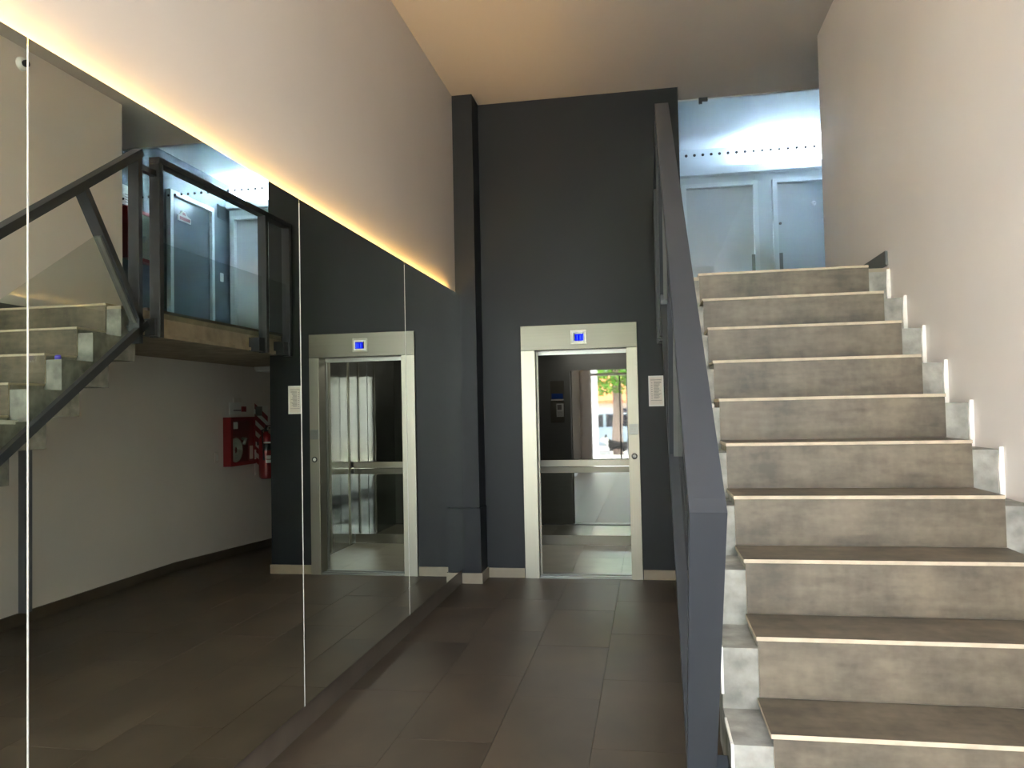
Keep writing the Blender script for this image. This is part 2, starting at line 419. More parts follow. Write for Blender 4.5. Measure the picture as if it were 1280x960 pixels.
# ------------------------------------------------------------------ railings
RX0, RX1, SL = .08, .16, .694
hz = lambda y: 1.27+SL*(y-1.74)
rl = thing('stair_railing', 'graphite steel stair railing of wide flat tubes with low glass panels', 'railing', (.12, 1.74, .5))
n = Vector((0, -SL, 1)).normalized(); d = Vector((0, 1, SL)).normalized()
def slanted(bm, p, along, a, b, half, x0=RX0, x1=RX1):
    """flat tube in the YZ plane: from p+along*a to p+along*b, half thickness 'half' across"""
    q = Vector((0, -along.z, along.y)); pts = []
    for t, s in ((a, -1), (b, -1), (b, 1), (a, 1)):
        v = p+along*t+q*half*s; pts.append((v.y, v.z))
    add_prism(bm, pts, 'X', x0, x1)
th = .05
P0 = Vector((0, 1.74, 1.27)); L = (4.70-1.74)*math.sqrt(1+SL*SL)
bm = BM(); slanted(bm, P0-n*th/2, d, .0441, L, th/2); obj('handrail', bm, 'steel_paint', rl)
PB = P0-n*(1.19/math.sqrt(1+SL*SL))
bm = BM(); slanted(bm, PB-n*th/2, d, -.04, 2.98, th/2, RX0, .12); obj('bottom_rail', bm, 'steel_paint', rl, bevel=.002)
plen = 1.19/math.sqrt(1+SL*SL)
posts = [1.74, 2.93, 4.13]
for i, y in enumerate(posts):
    p = Vector((0, y, hz(y)))+d*(.022)
    bm = BM(); slanted(bm, p, -n, th+.0005 if i else 0, plen-.0005, .022); obj('post', bm, 'steel_paint', rl, bevel=.002 if i else 0)
    bm = BM(); slanted(bm, p, -n, plen-.0004, plen+.05, .03, .1202, .196); obj('foot', bm, 'steel_paint', rl, bevel=.002)
    bm = BM()
    for s in (-1, 1):
        if (i == 0 and s < 0) or (i == 2 and s > 0): continue
        slanted(bm, p+d*s*.031, -n, plen-.64, plen-.001, .008, .1, .145)
    obj('glass_channel', bm, 'steel_light', rl, label='satin channel holding the glass')
for i in range(2):
    a = posts[i]; b = posts[i+1]
    A = Vector((0, a, hz(a)))+d*.062; B = Vector((0, b, hz(b)))-d*.022
    g = .40/math.sqrt(1+SL*SL)
    bm = BM(); add_prism(bm, [((A-n*g).y, (A-n*g).z), ((B-n*g).y, (B-n*g).z), ((B-n*plen).y, (B-n*plen).z), ((A-n*plen).y, (A-n*plen).z)], 'X', .118, .126)
    obj('glass_panel', bm, 'glass', rl)
bm = BM(); add_box(bm, RX0, RX1, 4.66, 4.70, 2.0, hz(4.66)-.03); obj('end_post', bm, 'steel_paint', rl, bevel=.002)
ll = thing('landing_railing', 'graphite steel balustrade along the landing edge with low glass', 'railing', (.12, 5.9, 2.07))
boxo('handrail', (RX0, RX1, 4.885, 6.93, 3.285, 3.33), 'steel_paint', ll, .002)
boxo('link_bar', (RX0+.02, RX1-.02, 4.7003, 4.8848, 3.19, 3.23), 'steel_paint', ll)
for i, y in enumerate((4.885, 6.42, 6.88)):
    boxo('post', (RX0, RX1, y, y+.045, 2.06, 3.285), 'steel_paint', ll, .002)
    boxo('bracket', (.1, .2, y-.10 if i else y-.03, y+.05 if i < 2 else y+.045, 2.07, 2.19), 'steel_paint', ll)
    if i < 2: boxo('glass_channel', (.1, .145, y+.046, y+.062, 2.25, 2.75), 'steel_light', ll)
for a, b in ((4.948, 6.42), (6.482, 6.88)):
    boxo('glass_panel', (.118, .126, a, b, 2.20, 2.742), 'glass', ll)
tag(boxo('support_post', (XR-.06, XR-.001, 5.035, 5.10, .09, 2.076), 'post_grey'), 'slim grey steel post standing against the wall under the landing', 'post')
# ------------------------------------------------------------------ elevator
el = thing('elevator', 'elevator with open door, brushed stainless frame and mirror polished cabin', 'elevator', (-.61, 7.2, 0))
EX0, EX1, OX0, OX1, EZ, OZ = -1.128, -.092, -1.0, -.188, 2.256, 2.035
boxo('frame_header', (EX0, EX1, YB-.028, 7.06, OZ, EZ), 'inox_dim', el, .002)
boxo('frame_jamb', (EX0, OX0, YB-.028, 7.06, 0, OZ-.0015), 'inox', el, .002)
boxo('frame_jamb', (OX1, EX1, YB-.028, 7.06, 0, OZ-.0015), 'inox', el, .002)
dp = boxo('display_plate', (-.677, -.53, YB-.036, YB-.0275, 2.075, 2.205), 'inox', el, .003)
bm = BM()
add_box(bm, -.66, -.547, YB-.040, YB-.036, 2.092, 2.106); add_box(bm, -.66, -.547, YB-.040, YB-.036, 2.174, 2.186)
add_box(bm, -.66, -.648, YB-.040, YB-.036, 2.106, 2.174); add_box(bm, -.559, -.547, YB-.040, YB-.036, 2.106, 2.174)
obj('screen_bezel', bm, 'white', dp, label='pale bezel')
boxo('screen', (-.636, -.559, YB-.039, YB-.036, 2.106, 2.168), 'screen', dp, label='lit blue floor display')
boxo('screen_side', (-.648, -.636, YB-.039, YB-.036, 2.106, 2.174), 'screen_off', dp)
bm = BM()
for x in (-.615, -.588, -.57): add_box(bm, x-.004, x+.004, YB-.0398, YB-.0389, 2.112, 2.156)
obj('screen_segments', bm, 'seg', dp, label='paler blue strokes')
cp = boxo('call_plate', (-.180, -.098, YB-.033, YB-.0275, 1.266, 1.359), 'steel_light', el, .002)
bm = BM()
add_box(bm, -.160, -.146, YB-.0345, YB-.033, 1.311, 1.318); add_prism(bm, [(-.137, 1.309), (-.122, 1.309), (-.129, 1.321)], 'Y', YB-.0345, YB-.033)
add_box(bm, -.176, -.102, YB-.0345, YB-.033, 1.335, 1.338); add_box(bm, -.176, -.102, YB-.0345, YB-.033, 1.292, 1.2945)
obj('plate_print', bm, 'ink', cp)
bm = BM(); add_lathe(bm, (-.139, YB-.0275, 1.077), [(.026, 0), (.026, -.007), (.016, -.007), (.016, -.002)], 24, axis='Y'); obj('call_button_ring', bm, 'black', el, label='black ring around the call button')
bm = BM(); add_lathe(bm, (-.139, YB-.0275, 1.077), [(.0155, 0), (.0155, -.006), (.0001, -.007)], 20, axis='Y'); obj('call_button', bm, 'white', el)
bm = BM()
add_box(bm, OX0-.04, OX1+.04, YB-.02, 7.10, -.004, .006); add_box(bm, OX0-.04, OX1+.04, YB+.02, YB+.05, .006, .016); add_box(bm, OX0-.04, OX1+.04, 7.03, 7.10, .006, .018)
obj('sill', bm, 'steel_light', el, label='grooved metal door sill')
CX0, CX1, CY0, CY1, CZ = -1.45, .13, 7.115, 8.58, 2.3
fb = boxo('cab_floor', (CX0, CX1, 7.08, CY1, -.02, -.003), 'grout', el)
for x0, x1 in ((CX0, -1.19), (-1.19, -.74), (-.74, -.29), (-.29, CX1)):
    for y0, y1 in ((7.10, 7.86), (7.86, CY1)): tile(fb, x0, x1, y0, y1, .008, 'cab_tile')
for x0, x1 in ((CX0, -.042), (-.038, CX1)):
    boxo('back_panel', (x0, x1, CY1, CY1+.02, 0, .87), 'polish', el)
    boxo('back_mirror', (x0, x1, CY1, CY1+.02, .87, CZ), 'cabmirror', el, label='grey tinted mirror above the rail')
boxo('panel_joint', (-.044, -.036, CY1-.002, CY1+.01, .02, CZ), 'cabdark', el)
boxo('side_panel', (CX0-.02, CX0, CY0, CY1, 0, CZ), 'cab', el)
boxo('side_panel', (CX1, CX1+.02, CY0, CY1, 0, CZ), 'cabside', el)
for y in (7.86, 8.40): boxo('panel_trim', (CX1-.006, CX1, y, y+.05, .02, CZ-.06), 'inox', el)
cop = boxo('front_panel', (CX0, OX0, 7.08, CY0, .02, CZ), 'cab', el)
boxo('front_panel', (OX1, CX1, 7.08, CY0, .02, CZ), 'cab', el)
boxo('door_header', (OX0, OX1, 7.065, CY0, 2.0, CZ), 'cab', el)
boxo('cab_ceiling', (CX0, CX1, 7.07, CY1, CZ, CZ+.03), 'cab', el)
boxo('cab_fill_panel', (-1.1, -.2, 7.5, 8.2, CZ-.015, CZ), 'cab_fill', el, label='unseen glowing panel added to brighten the cabin')  # added emitter, out of view, lifts the cabin floor and front panels
boxo('kickplate', (CX0+.005, CX1-.005, CY1-.008, CY1, .01, .115), 'inox_dim', el)
bm = BM(); add_box(bm, CX0+.02, CX1-.02, CY1-.075, CY1-.062, .875, .945)
for x in (-1.2, -.66, -.1): add_box(bm, x-.02, x+.02, CY1-.062, CY1, .895, .925)
obj('handrail', bm, 'inox', el, label='flat handrail across the cabin back')
boxo('rail_panel', (CX0+.004, CX1-.004, CY1-.006, CY1, .80, .865), 'inox_dim', el)
for y in (7.0, 7.035):
    boxo('door_leaf', (OX0-.10, OX0-(.006 if y > 7.02 else -.012), y-.0, y+.022, .02, 2.03), 'inox', el, label='sliding door leaf pushed back behind the jamb')
boxo('operating_panel', (-1.262, -1.083, CY0, CY0+.006, 1.33, 1.87), 'inox', cop, .002)
boxo('blue_sign', (-1.245, -1.097, CY0+.006, CY0+.012, 1.635, 1.705), 'blue', cop, label='small blue sign')
boxo('sign_strip', (-1.255, -1.09, CY0+.006, CY0+.011, 1.615, 1.632), 'white', cop)
boxo('rating_card', (-1.185, -1.092, CY0+.006, CY0+.010, 1.405, 1.575), 'white', cop, label='white card with grey print')
bm = BM(); add_box(bm, -1.175, -1.118, CY0+.010, CY0+.0108, 1.495, 1.56)
for k in range(5): add_box(bm, -1.178, -1.1, CY0+.010, CY0+.0108, 1.42+k*.013, 1.424+k*.013)
obj('card_print', bm, 'ink', cop)
# ------------------------------------------------------------------ framed notice by the elevator
nt = thing('notice', 'framed white printed notice on the charcoal wall right of the elevator', 'notice', (.056, YB, 1.51))
NX0, NX1, NZ0, NZ1 = -.002, .128, 1.51, 1.777
bm = BM()
for b in ((NX0, NX1, NZ0, NZ0+.014), (NX0, NX1, NZ1-.014, NZ1), (NX0, NX0+.012, NZ0+.014, NZ1-.014), (NX1-.012, NX1, NZ0+.014, NZ1-.014)): add_box(bm, b[0], b[1], YB-.014, YB, b[2], b[3])
obj('frame', bm, 'white', nt, label='thin pale frame')
boxo('sheet', (NX0+.012, NX1-.012, YB-.006, YB-.002, NZ0+.014, NZ1-.014), 'paper', nt)
bm = BM()
for k in range(16):
    z = NZ1-.055-k*.0095
    add_box(bm, NX0+.045, NX0+.045+random.uniform(.04, .066), YB-.0068, YB-.006, z, z+.0035)
    if k % 2: add_box(bm, NX0+.022, NX0+.035, YB-.0068, YB-.006, z, z+.004)
add_box(bm, NX0+.018, NX1-.018, YB-.0068, YB-.006, NZ1-.038, NZ1-.034); add_box(bm, NX0+.018, NX1-.018, YB-.0068, YB-.006, NZ0+.05, NZ0+.053)
obj('print', bm, 'ink', nt, label='rows of grey print too small to read')
# ------------------------------------------------------------------ glass partition at the upper hall
w2 = thing('window_2', '', '', (1.48, 7.25, ZL))
for k in ('label', 'category'): del w2[k]
w2['kind'] = 'structure'
boxo('pane', (XD+.012, XH-.006, 7.245, 7.255, ZL, ZC-.002), 'glass_hall', w2)
bm = BM(); add_box(bm, XD, XD+.012, 7.24, 7.262, ZL, ZC); add_box(bm, XD+.012, XH, 7.24, 7.262, ZC-.012, ZC)
obj('window_frame', bm, 'alu', w2)
dm = None
for k in range(30):
    x = XD+.075+.0745*k
    if dm is None:
        bm = BM(); add_lathe(bm, (x, 7.244, 3.80), [(.0001, -.001), (.0135, -.001), (.0135, .0005)], 12, axis='Y'); dm = obj('marker_dot', bm, 'black', w2); base_x = x
    else:
        c = dm.copy(); C.objects.link(c); c.parent = w2; c.location = dm.location+Vector((x-base_x, 0, 0))
bm = BM(); add_box(bm, .52, .60, 7.215, 7.24, ZC-.035, ZC-.001); add_box(bm, .52, .55, 7.215, 7.24, ZC-.055, ZC-.035); obj('clamp', bm, 'black', w2, label='small black clamp')
# ------------------------------------------------------------------ upper hall doors
def hall_door(name, x0, x1, hinge_right, peep, lockx, hx):
    dd = thing(name, '', '', ((x0+x1)/2, YH, ZL))
    for k in ('label', 'category'): del dd[k]
    dd['kind'] = 'structure'; zt = 4.31
    bm = BM(); add_box(bm, x0-.055, x0, YH-.10, YH, ZL, zt+.05); add_box(bm, x1, x1+.055, YH-.10, YH, ZL, zt+.05); add_box(bm, x0, x1, YH-.10, YH, zt, zt+.05)
    obj('door_frame', bm, 'frame_white', dd)
    boxo('door_leaf', (x0+.003, x1-.003, YH-.03, YH, ZL+.005, zt-.003), 'door_white', dd)
    bm = BM(); add_box(bm, hx-.026, hx+.026, YH-.085, YH-.07, ZL+.93, ZL+1.14); add_box(bm, hx-.01, hx+.01, YH-.07, YH-.03, ZL+.95, ZL+.97); add_box(bm, hx-.01, hx+.01, YH-.07, YH-.03, ZL+1.1, ZL+1.12)
    obj('handle', bm, 'steel_light', dd, label='flat metal pull handle')
    if peep:
        bm = BM(); add_lathe(bm, (peep, YH-.03, 4.03), [(.03, 0), (.03, -.008), (.02, -.01), (.0001, -.01)], 16, axis='Y'); obj('peephole', bm, 'white', dd)
        bm = BM(); add_lathe(bm, (peep+.012, YH-.04, 4.033), [(.006, 0), (.006, -.002), (.0001, -.002)], 10, axis='Y'); obj('peephole_lens', bm, 'ink', dd)
    if lockx:
        bm = BM(); add_lathe(bm, (lockx, YH-.03, 3.80), [(.018, 0), (.018, -.006), (.0001, -.006)], 14, axis='Y'); obj('lock', bm, 'ink', dd)
hall_door('door_1', .545, 1.375, True, None, None, 1.36)
hall_door('door_2', 1.665, 2.52, False, 2.11, 1.70, 1.685)
d3 = thing('door_3', '', '', (XH, 9.29, ZL))
for k in ('label', 'category'): del d3[k]
d3['kind'] = 'structure'
bm = BM(); add_box(bm, XH-.06, XH, 8.79, 8.85, ZL, 4.375); add_box(bm, XH-.06, XH, 9.73, 9.79, ZL, 4.375); add_box(bm, XH-.06, XH, 8.85, 9.73, 4.315, 4.375)
obj('door_frame', bm, 'hall', d3)
boxo('door_leaf', (XH-.02, XH, 8.853, 9.727, ZL+.005, 4.312), 'door_dark', d3, label='dark slate door leaf')
sg = thing('door_sign', 'small red and white house shaped plaque on the dark slate door', 'sign', (XH-.022, 9.13, 4.02))
bm = BM(); add_prism(bm, [(8.99, 4.03), (9.27, 4.03), (9.27, 4.10), (9.20, 4.115), (9.14, 4.165), (9.07, 4.165), (9.04, 4.12), (8.99, 4.10)], 'X', XH-.034, XH-.02); obj('plaque', bm, 'paper', sg)
bm = BM(); add_prism(bm, [(9.02, 4.045), (9.25, 4.045), (9.25, 4.085), (9.02, 4.09)], 'X', XH-.036, XH-.034); add_prism(bm, [(9.08, 4.115), (9.16, 4.115), (9.13, 4.15), (9.09, 4.15)], 'X', XH-.036, XH-.034); obj('red_lettering', bm, 'red', sg, label='red lettering too small to read')
vg = thing('vent_grille', 'dark square vent grille high beside the slate door', 'vent', (XH, 10.07, 4.3))
bm = BM()
add_box(bm, XH-.015, XH, 9.965, 9.985, 4.30, 4.49); add_box(bm, XH-.015, XH, 10.165, 10.185, 4.30, 4.49); add_box(bm, XH-.015, XH, 9.985, 10.165, 4.30, 4.315); add_box(bm, XH-.015, XH, 9.985, 10.165, 4.475, 4.49)
obj('frame', bm, 'hall_dark', vg); 
for k in range(7): boxo('slat', (XH-.012, XH, 9.985, 10.165, 4.32+k*.0225, 4.330+k*.0225), 'black', vg)
sw = thing('light_switch', 'white light switch on the slate wall of the upper hall', 'switch', (XH, 10.06, 3.41), 'wall switches')
boxo('plate', (XH-.01, XH, 10.02, 10.10, 3.405, 3.525), 'white', sw, .002); boxo('rocker', (XH-.014, XH-.01, 10.04, 10.08, 3.44, 3.49), 'white', sw)
sw = thing('light_switch', 'beige switch plate low on the wall under the landing', 'switch', (XR, 7.69, 1.0), 'wall switches')
boxo('plate', (XR-.012, XR, 7.655, 7.735, 1.0, 1.12), 'paper', sw, .002); boxo('rocker', (XR-.016, XR-.012, 7.68, 7.71, 1.03, 1.09), 'white', sw)
# ------------------------------------------------------------------ fire equipment
def hose_cabinet(label, X, y0, y1, z0, z1, dep, inner='red'):
    t = thing('fire_hose_cabinet', label, 'fire cabinet', (X, (y0+y1)/2, z0), 'fire hose cabinets'); f = X-dep
    bm = BM()
    add_box(bm, X-.008, X, y0, y1, z0, z1)
    add_box(bm, f, X-.008, y0, y0+.012, z0, z1); add_box(bm, f, X-.008, y1-.012, y1, z0, z1)
    add_box(bm, f, X-.008, y0+.012, y1-.012, z0, z0+.012); add_box(bm, f, X-.008, y0+.012, y1-.012, z1-.012, z1)
    obj('box', bm, 'red', t)
    boxo('back_plate', (X-.010, X-.008, y0+.013, y1-.013, z0+.013, z1-.013), inner, t)
    dr = obj_frame(t, f, y0, y1, z0, z1)
    boxo('pane', (f-.004, f-.001, y0+.04, y1-.04, z0+.04, z1-.04), 'glass', dr)
    cy, cz, rr = y0+(y1-y0)*.36, z0+(z1-z0)*.32, (z1-z0)*.23
    bm = BM(); 
    for k in range(4): add_tube(bm, [(X-.04, cy+rr*(1-.2*k)*math.cos(a*.3142), cz+rr*(1-.2*k)*math.sin(a*.3142)) for a in range(21)], rr*.11, 6)
    obj('hose', bm, 'hose', t, label='coiled white hose')
    bm = BM(); add_tube(bm, [(X-.02, y0+(y1-y0)*.68, cz+.12), (f+.02, y0+(y1-y0)*.68, cz+.12), (f+.02, y0+(y1-y0)*.60, cz+.06)], .018, 8)
    obj('valve', bm, 'alu', t)
    boxo('label_plate', (f-.006, f-.004, y0+.06, y0+.15, z1-.13, z1-.055), 'white', t)
    boxo('instruction_card', (f-.006, f-.004, y1-.13, y1-.06, z0+.06, z0+.21), 'paper', t)
    boxo('latch', (f-.02, f, y1-.03, y1-.012, z0+.05, z0+.16), 'white', t)
    return t
def obj_frame(t, f, y0, y1, z0, z1):
    bm = BM(); w = .04
    add_box(bm, f-.008, f, y0, y0+w, z0, z1); add_box(bm, f-.008, f, y1-w, y1, z0, z1)
    add_box(bm, f-.008, f, y0+w, y1-w, z0, z0+w); add_box(bm, f-.008, f, y0+w, y1-w, z1-w, z1)
    return obj('door', bm, 'red', t)
hose_cabinet('red fire hose cabinet on the pale wall under the landing, beside the extinguisher', XR, 7.84, 8.38, .95, 1.49, .085)
hose_cabinet('red framed fire hose cabinet on the slate wall of the upper hall', XH, 7.93, 8.48, 3.34, 3.94, .08, 'hose')
hs = thing('hose_sign', 'white sign above the lower fire hose cabinet with a red mark', 'sign', (XR, 8.1, 1.51), 'fire hose signs')
boxo('plate', (XR-.006, XR, 7.97, 8.22, 1.52, 1.655), 'white', hs); boxo('upper_plate', (XR-.006, XR, 8.06, 8.22, 1.657, 1.71), 'paper', hs)
bm = BM(); add_box(bm, XR-.012, XR-.006, 8.05, 8.2, 1.56, 1.572); obj('mark', bm, 'ink', hs)
bm = BM(); add_box(bm, XR-.03, XR, 8.22, 8.29, 1.55, 1.61); obj('red_tab', bm, 'red', hs)
hs = thing('hose_sign', 'white notice above the upper fire hose cabinet', 'sign', (XH, 8.15, 3.98), 'fire hose signs')
boxo('plate', (XH-.006, XH, 7.9, 8.22, 3.97, 4.20), 'white', hs)
bm = BM()
for k in range(4): add_box(bm, XH-.007, XH-.006, 8.0, 8.19, 4.0+.03*k, 4.008+.03*k)
obj('print', bm, 'ink', hs)
eb = thing('extinguisher_board', 'red and white striped board behind the extinguisher', 'sign', (XR, 8.68, .8))
boxo('board', (XR-.008, XR, 8.52, 8.84, .80, 1.62), 'white', eb)
for k in range(6):
    z = .80+.125*k; bm = BM(); zz = [z, z+.16, z+.225, z+.065]
    add_prism(bm, [(8.52, zz[1]), (8.84, zz[0]), (8.84, zz[3]), (8.52, zz[2])], 'X', XR-.0095, XR-.008); obj('red_stripe', bm, 'red', eb)
boxo('pictogram', (XR-.010, XR-.008, 8.54, 8.70, 1.50, 1.61), 'ink', eb)
fe = thing('fire_extinguisher', 'red fire extinguisher hung low on the wall by the passage corner', 'extinguisher', (1.235, 8.60, .76))
c = (1.235, 8.60, 0)
bm = BM(); add_lathe(bm, c, [(.0001, .755), (.06, .755), (.082, .775), (.085, .80), (.085, 1.20), (.078, 1.245), (.05, 1.28), (.025, 1.295), (.025, 1.31)], 24); obj('cylinder', bm, 'red', fe)
bm = BM(); add_lathe(bm, c, [(.028, 1.31), (.028, 1.34), (.018, 1.345), (.018, 1.37), (.0001, 1.372)], 16); add_box(bm, 1.12, 1.235, 8.588, 8.612, 1.345, 1.36); add_box(bm, 1.10, 1.24, 8.588, 8.612, 1.375, 1.387); obj('valve', bm, 'black', fe)
bm = BM(); add_tube(bm, [(1.235, 8.57, 1.335), (1.235, 8.50, 1.33), (1.22, 8.485, 1.22), (1.215, 8.49, 1.05), (1.21, 8.495, .98)], [.009]*4+[.014], 8); obj('hose', bm, 'black', fe)
bm = BM(); add_lathe(bm, (1.19, 8.55, 1.345), [(.016, 0), (.016, -.008), (.0001, -.008)], 12, axis='X'); obj('gauge', bm, 'white', fe)
def label_band(z0, z1, mat, nm, a0=2.2, a1=4.6):
    bm = BM(); vs = []
    for k in range(9):
        a = a0+(a1-a0)*k/8; vs.append([bm.verts.new((c[0]+.0862*math.cos(a), c[1]+.0862*math.sin(a), z)) for z in (z0, z1)])
    for p, q in zip(vs, vs[1:]): bm.faces.new((p[0], q[0], q[1], p[1]))
    obj(nm, bm, mat, fe)
label_band(1.175, 1.19, 'white', 'label_band'); label_band(1.09, 1.17, 'black', 'label_band'); label_band(.99, 1.03, 'paper', 'label_band', 2.3, 4.2); label_band(.945, .98, 'white', 'label_band', 2.7, 4.3)
boxo('wall_bracket', (1.30, XR-.0096, 8.57, 8.63, 1.15, 1.19), 'black', fe)
fx = thing('bulkhead_light', 'white rectangular light fitting under the landing, switched off', 'light fixture', (1.15, 8.6, 2.02))
boxo('housing', (1.05, 1.30, 8.45, 8.75, 2.045, 2.076), 'white', fx, .004); boxo('diffuser', (1.06, 1.29, 8.46, 8.74, 2.02, 2.045), 'white', fx, .008)
# ------------------------------------------------------------------ small things
sc_ = thing('security_camera', 'small white dome security camera high on the right wall', 'camera', (XR, 5.06, 4.19))
bm = BM(); add_lathe(bm, (XR, 5.06, 4.19), [(.052, 0), (.052, -.012), (.046, -.03), (.03, -.045), (.0001, -.048)], 20, axis='X'); obj('housing', bm, 'white', sc_)
bm = BM(); add_lathe(bm, (XR-.035, 5.05, 4.185), [(.026, 0), (.026, -.03), (.018, -.034), (.0001, -.032)], 16, axis='X'); obj('lens', bm, 'black', sc_)
pp = BM(); add_prism(pp, [(3.58, 1.4935), (3.79, 1.4935), (3.80, 1.502), (3.70, 1.506), (3.60, 1.513), (3.575, 1.506)], 'X', .215, .285)
tag(obj('folded_paper', pp, 'paper'), 'folded white paper left on the raw concrete edge of a stair', 'paper')
bm = BM(); add_lathe(bm, (.245, 4.13, 1.865), [(.018, 0), (.018, .02), (.012, .026), (.0001, .027)], 14); M['violet'] = pmat('violet_plastic', (.09, .06, .55), .35)
tag(obj('bottle_cap', bm, 'violet'), 'small violet blue cap on the raw concrete edge near the stair top', 'cap')
# ------------------------------------------------------------------ street outside the entrance
M['pave'] = pmat('pale_paving', (.55, .52, .47), .8, var=.12, scale=2)
M['gate_white'] = pmat('white_render', (.78, .76, .73), .8, var=.04, scale=3)
M['asphalt'] = pmat('sunlit_asphalt', (.26, .25, .24), .9, var=.1, scale=4)
M['bark'] = pmat('grey_bark', (.30, .23, .19), .9, var=.3, scale=6, stretch=(4, 4, 1), bump=.5, bscale=20)
M['leaf'] = pmat('bright_leaves', (.16, .36, .04), .5, var=.5, scale=3)
M['carpaint'] = pmat('pale_blue_car_paint', (.50, .60, .68), .2, var=.02)
M['carglass'] = pmat('dark_car_glass', (.05, .05, .06), .08)
M['rubber'] = pmat('tyre_rubber', (.02, .02, .02), .8)
M['terra'] = pmat('terracotta', (.62, .20, .08), .8, var=.25, scale=5)
M['facade'] = pmat('cream_facade', (.72, .68, .62), .8, var=.08, scale=1)
M['fur_w'] = pmat('white_fur', (.75, .72, .68), .9, var=.1, scale=40, bump=.5, bscale=120)
M['fur_b'] = pmat('black_fur', (.018, .016, .016), .9, var=.3, scale=40, bump=.5, bscale=120)
sbox('sidewalk', (-14, 14, -10.6, -1.75, -.25, -.03), 'pave')
sbox('road', (-14, 14, -19, -10.6, -.35, -.16), 'asphalt')
sbox('far_sidewalk', (-14, 14, -22, -19, -.3, -.03), 'pave')
hb = thing('house', 'cream house with a terracotta roof across the street', 'building', (-3.3, -24, -.03))
bm = BM(); add_box(bm, -7, .4, -27, -22.2, -.03, 1.75); obj('wall', bm, 'facade', hb)
bm = BM(); add_prism(bm, [(-27.3, 1.75), (-21.8, 1.75), (-21.8, 1.9), (-24.5, 3.3), (-27.3, 2.0)], 'X', -7.3, .7); obj('roof', bm, 'terra', hb)
for x in (-5.8, -3.6, -.9): boxo('window', (x-.6, x+.6, -22.22, -22.17, .55, 1.5), 'carglass', hb)
tag(boxo('gate_post', (-1.80, -1.405, -4.5, -4.2, -.03, 2.9), 'gate_white', None, .01), 'white plastered gate post outside the entrance, left of the street tree', 'post')
# tree
tr = thing('street_tree', 'leafy street tree on the sidewalk outside the entrance', 'tree', (-1.05, -8.9, -.03))
bm = BM()
add_tube(bm, [(-1.05, -8.9, -.04), (-1.07, -8.9, .6), (-1.02, -8.92, 1.4), (-1.05, -8.9, 2.3), (-1.1, -8.95, 3.2), (-1.0, -9.0, 4.2)], [.22, .175, .165, .16, .12, .06], 14)
for a in range(6):
    an = a*1.05+.4; z = 2.25+.22*a
    add_tube(bm, [(-1.07, -8.92, z), (-1.07+.6*math.cos(an), -8.92+.6*math.sin(an), z+.45), (-1.07+1.4*math.cos(an), -8.92+1.4*math.sin(an), z+.8)], [.07, .05, .02], 8)
obj('trunk', bm, 'bark', tr)
bm = BM(); rnd = random.Random(3)
for i in range(5000):
    an = rnd.uniform(0, 6.283); rr = 2.0*math.sqrt(rnd.random()); hh = rnd.uniform(-1, 1)
    z = 3.4+hh*1.5*math.sqrt(max(.05, 1-(rr/2.2)**2))
    p = Vector((-1.2+rr*math.cos(an), -9.0+rr*math.sin(an), z))
    if (p.x+1.05)**2+(p.y+8.9)**2 < .09 or p.z < 1.95: continue
    e = Euler((rnd.uniform(-1.2, 1.2), rnd.uniform(-1.2, 1.2), rnd.uniform(0, 6.28))).to_matrix(); s = rnd.uniform(.07, .13)
    vs = [bm.verts.new(p+e @ Vector(q)*s) for q in ((0, -1, 0), (.5, -.2, .08), (0, 1, 0), (-.5, -.2, .08))]
    bm.faces.new((vs[0], vs[1], vs[2])); bm.faces.new((vs[0], vs[2], vs[3]))
f_ = obj('foliage', bm, 'leaf', tr); f_['kind'] = 'stuff'
# parked car, side on
ca = thing('parked_car', 'pale blue car parked at the kerb beyond the street tree', 'car', (-1.6, -12.0, -.16))
def cz(z): return z-.16
prof = [(-3.75, .32), (-3.78, .62), (-3.6, .82), (-2.75, .95), (-2.15, 1.38), (-1.6, 1.48), (-.35, 1.46), (.35, 1.02), (.62, .98), (.70, .62), (.66, .32)]
bm = BM(); secs = []
for yy, ins in ((-11.2, .0), (-11.12, .12), (-12.72, .12), (-12.8, .0)): pass
ys = [(-11.16, .88, 0), (-11.24, 1.0, 1), (-12.76, 1.0, 1), (-12.84, .88, 0)]
lower = [(-3.75, .32), (-3.78, .62), (-3.6, .84), (-2.75, .97), (.35, 1.02), (.62, .98), (.70, .62), (.66, .32)]
add_prism(bm, [(x, cz(z)) for x, z in lower], 'Y', -12.85, -11.15)
obj('body', bm, 'carpaint', ca, bevel=.06)
bm = BM()
gl = [(-2.78, .96), (-2.15, 1.40), (-1.6, 1.44), (-.38, 1.42), (.36, 1.01)]
add_prism(bm, [(x, cz(z)) for x, z in gl], 'Y', -12.74, -11.26); obj('side_glass', bm, 'carglass', ca, bevel=.03)
bm = BM(); add_prism(bm, [(-2.2, cz(1.385)), (-1.62, cz(1.44)), (-.36, cz(1.42)), (-.30, cz(1.40)), (-.34, cz(1.475)), (-1.6, cz(1.50)), (-2.2, cz(1.43))], 'Y', -12.72, -11.28)
for x0, x1 in ((-1.66, -1.56), (-.72, -.64)): add_box(bm, x0, x1, -11.262, -11.25, cz(.96), cz(1.44))
obj('roof', bm, 'carpaint', ca, bevel=.02)
for x in (-3.0, -.15):
    for y in (-11.22, -12.78):
        bm = BM(); add_lathe(bm, (x, y-.09, cz(.31)), [(.15, 0), (.29, 0), (.31, .03), (.31, .15), (.29, .18), (.15, .18)], 22, axis='Y'); wl = obj('wheel', bm, 'rubber', ca)
        bm = BM(); add_lathe(bm, (x, y-.092, cz(.31)), [(.0001, 0), (.16, .01), (.16, .174), (.0001, .184)], 16, axis='Y'); obj('rim', bm, 'alu', wl)
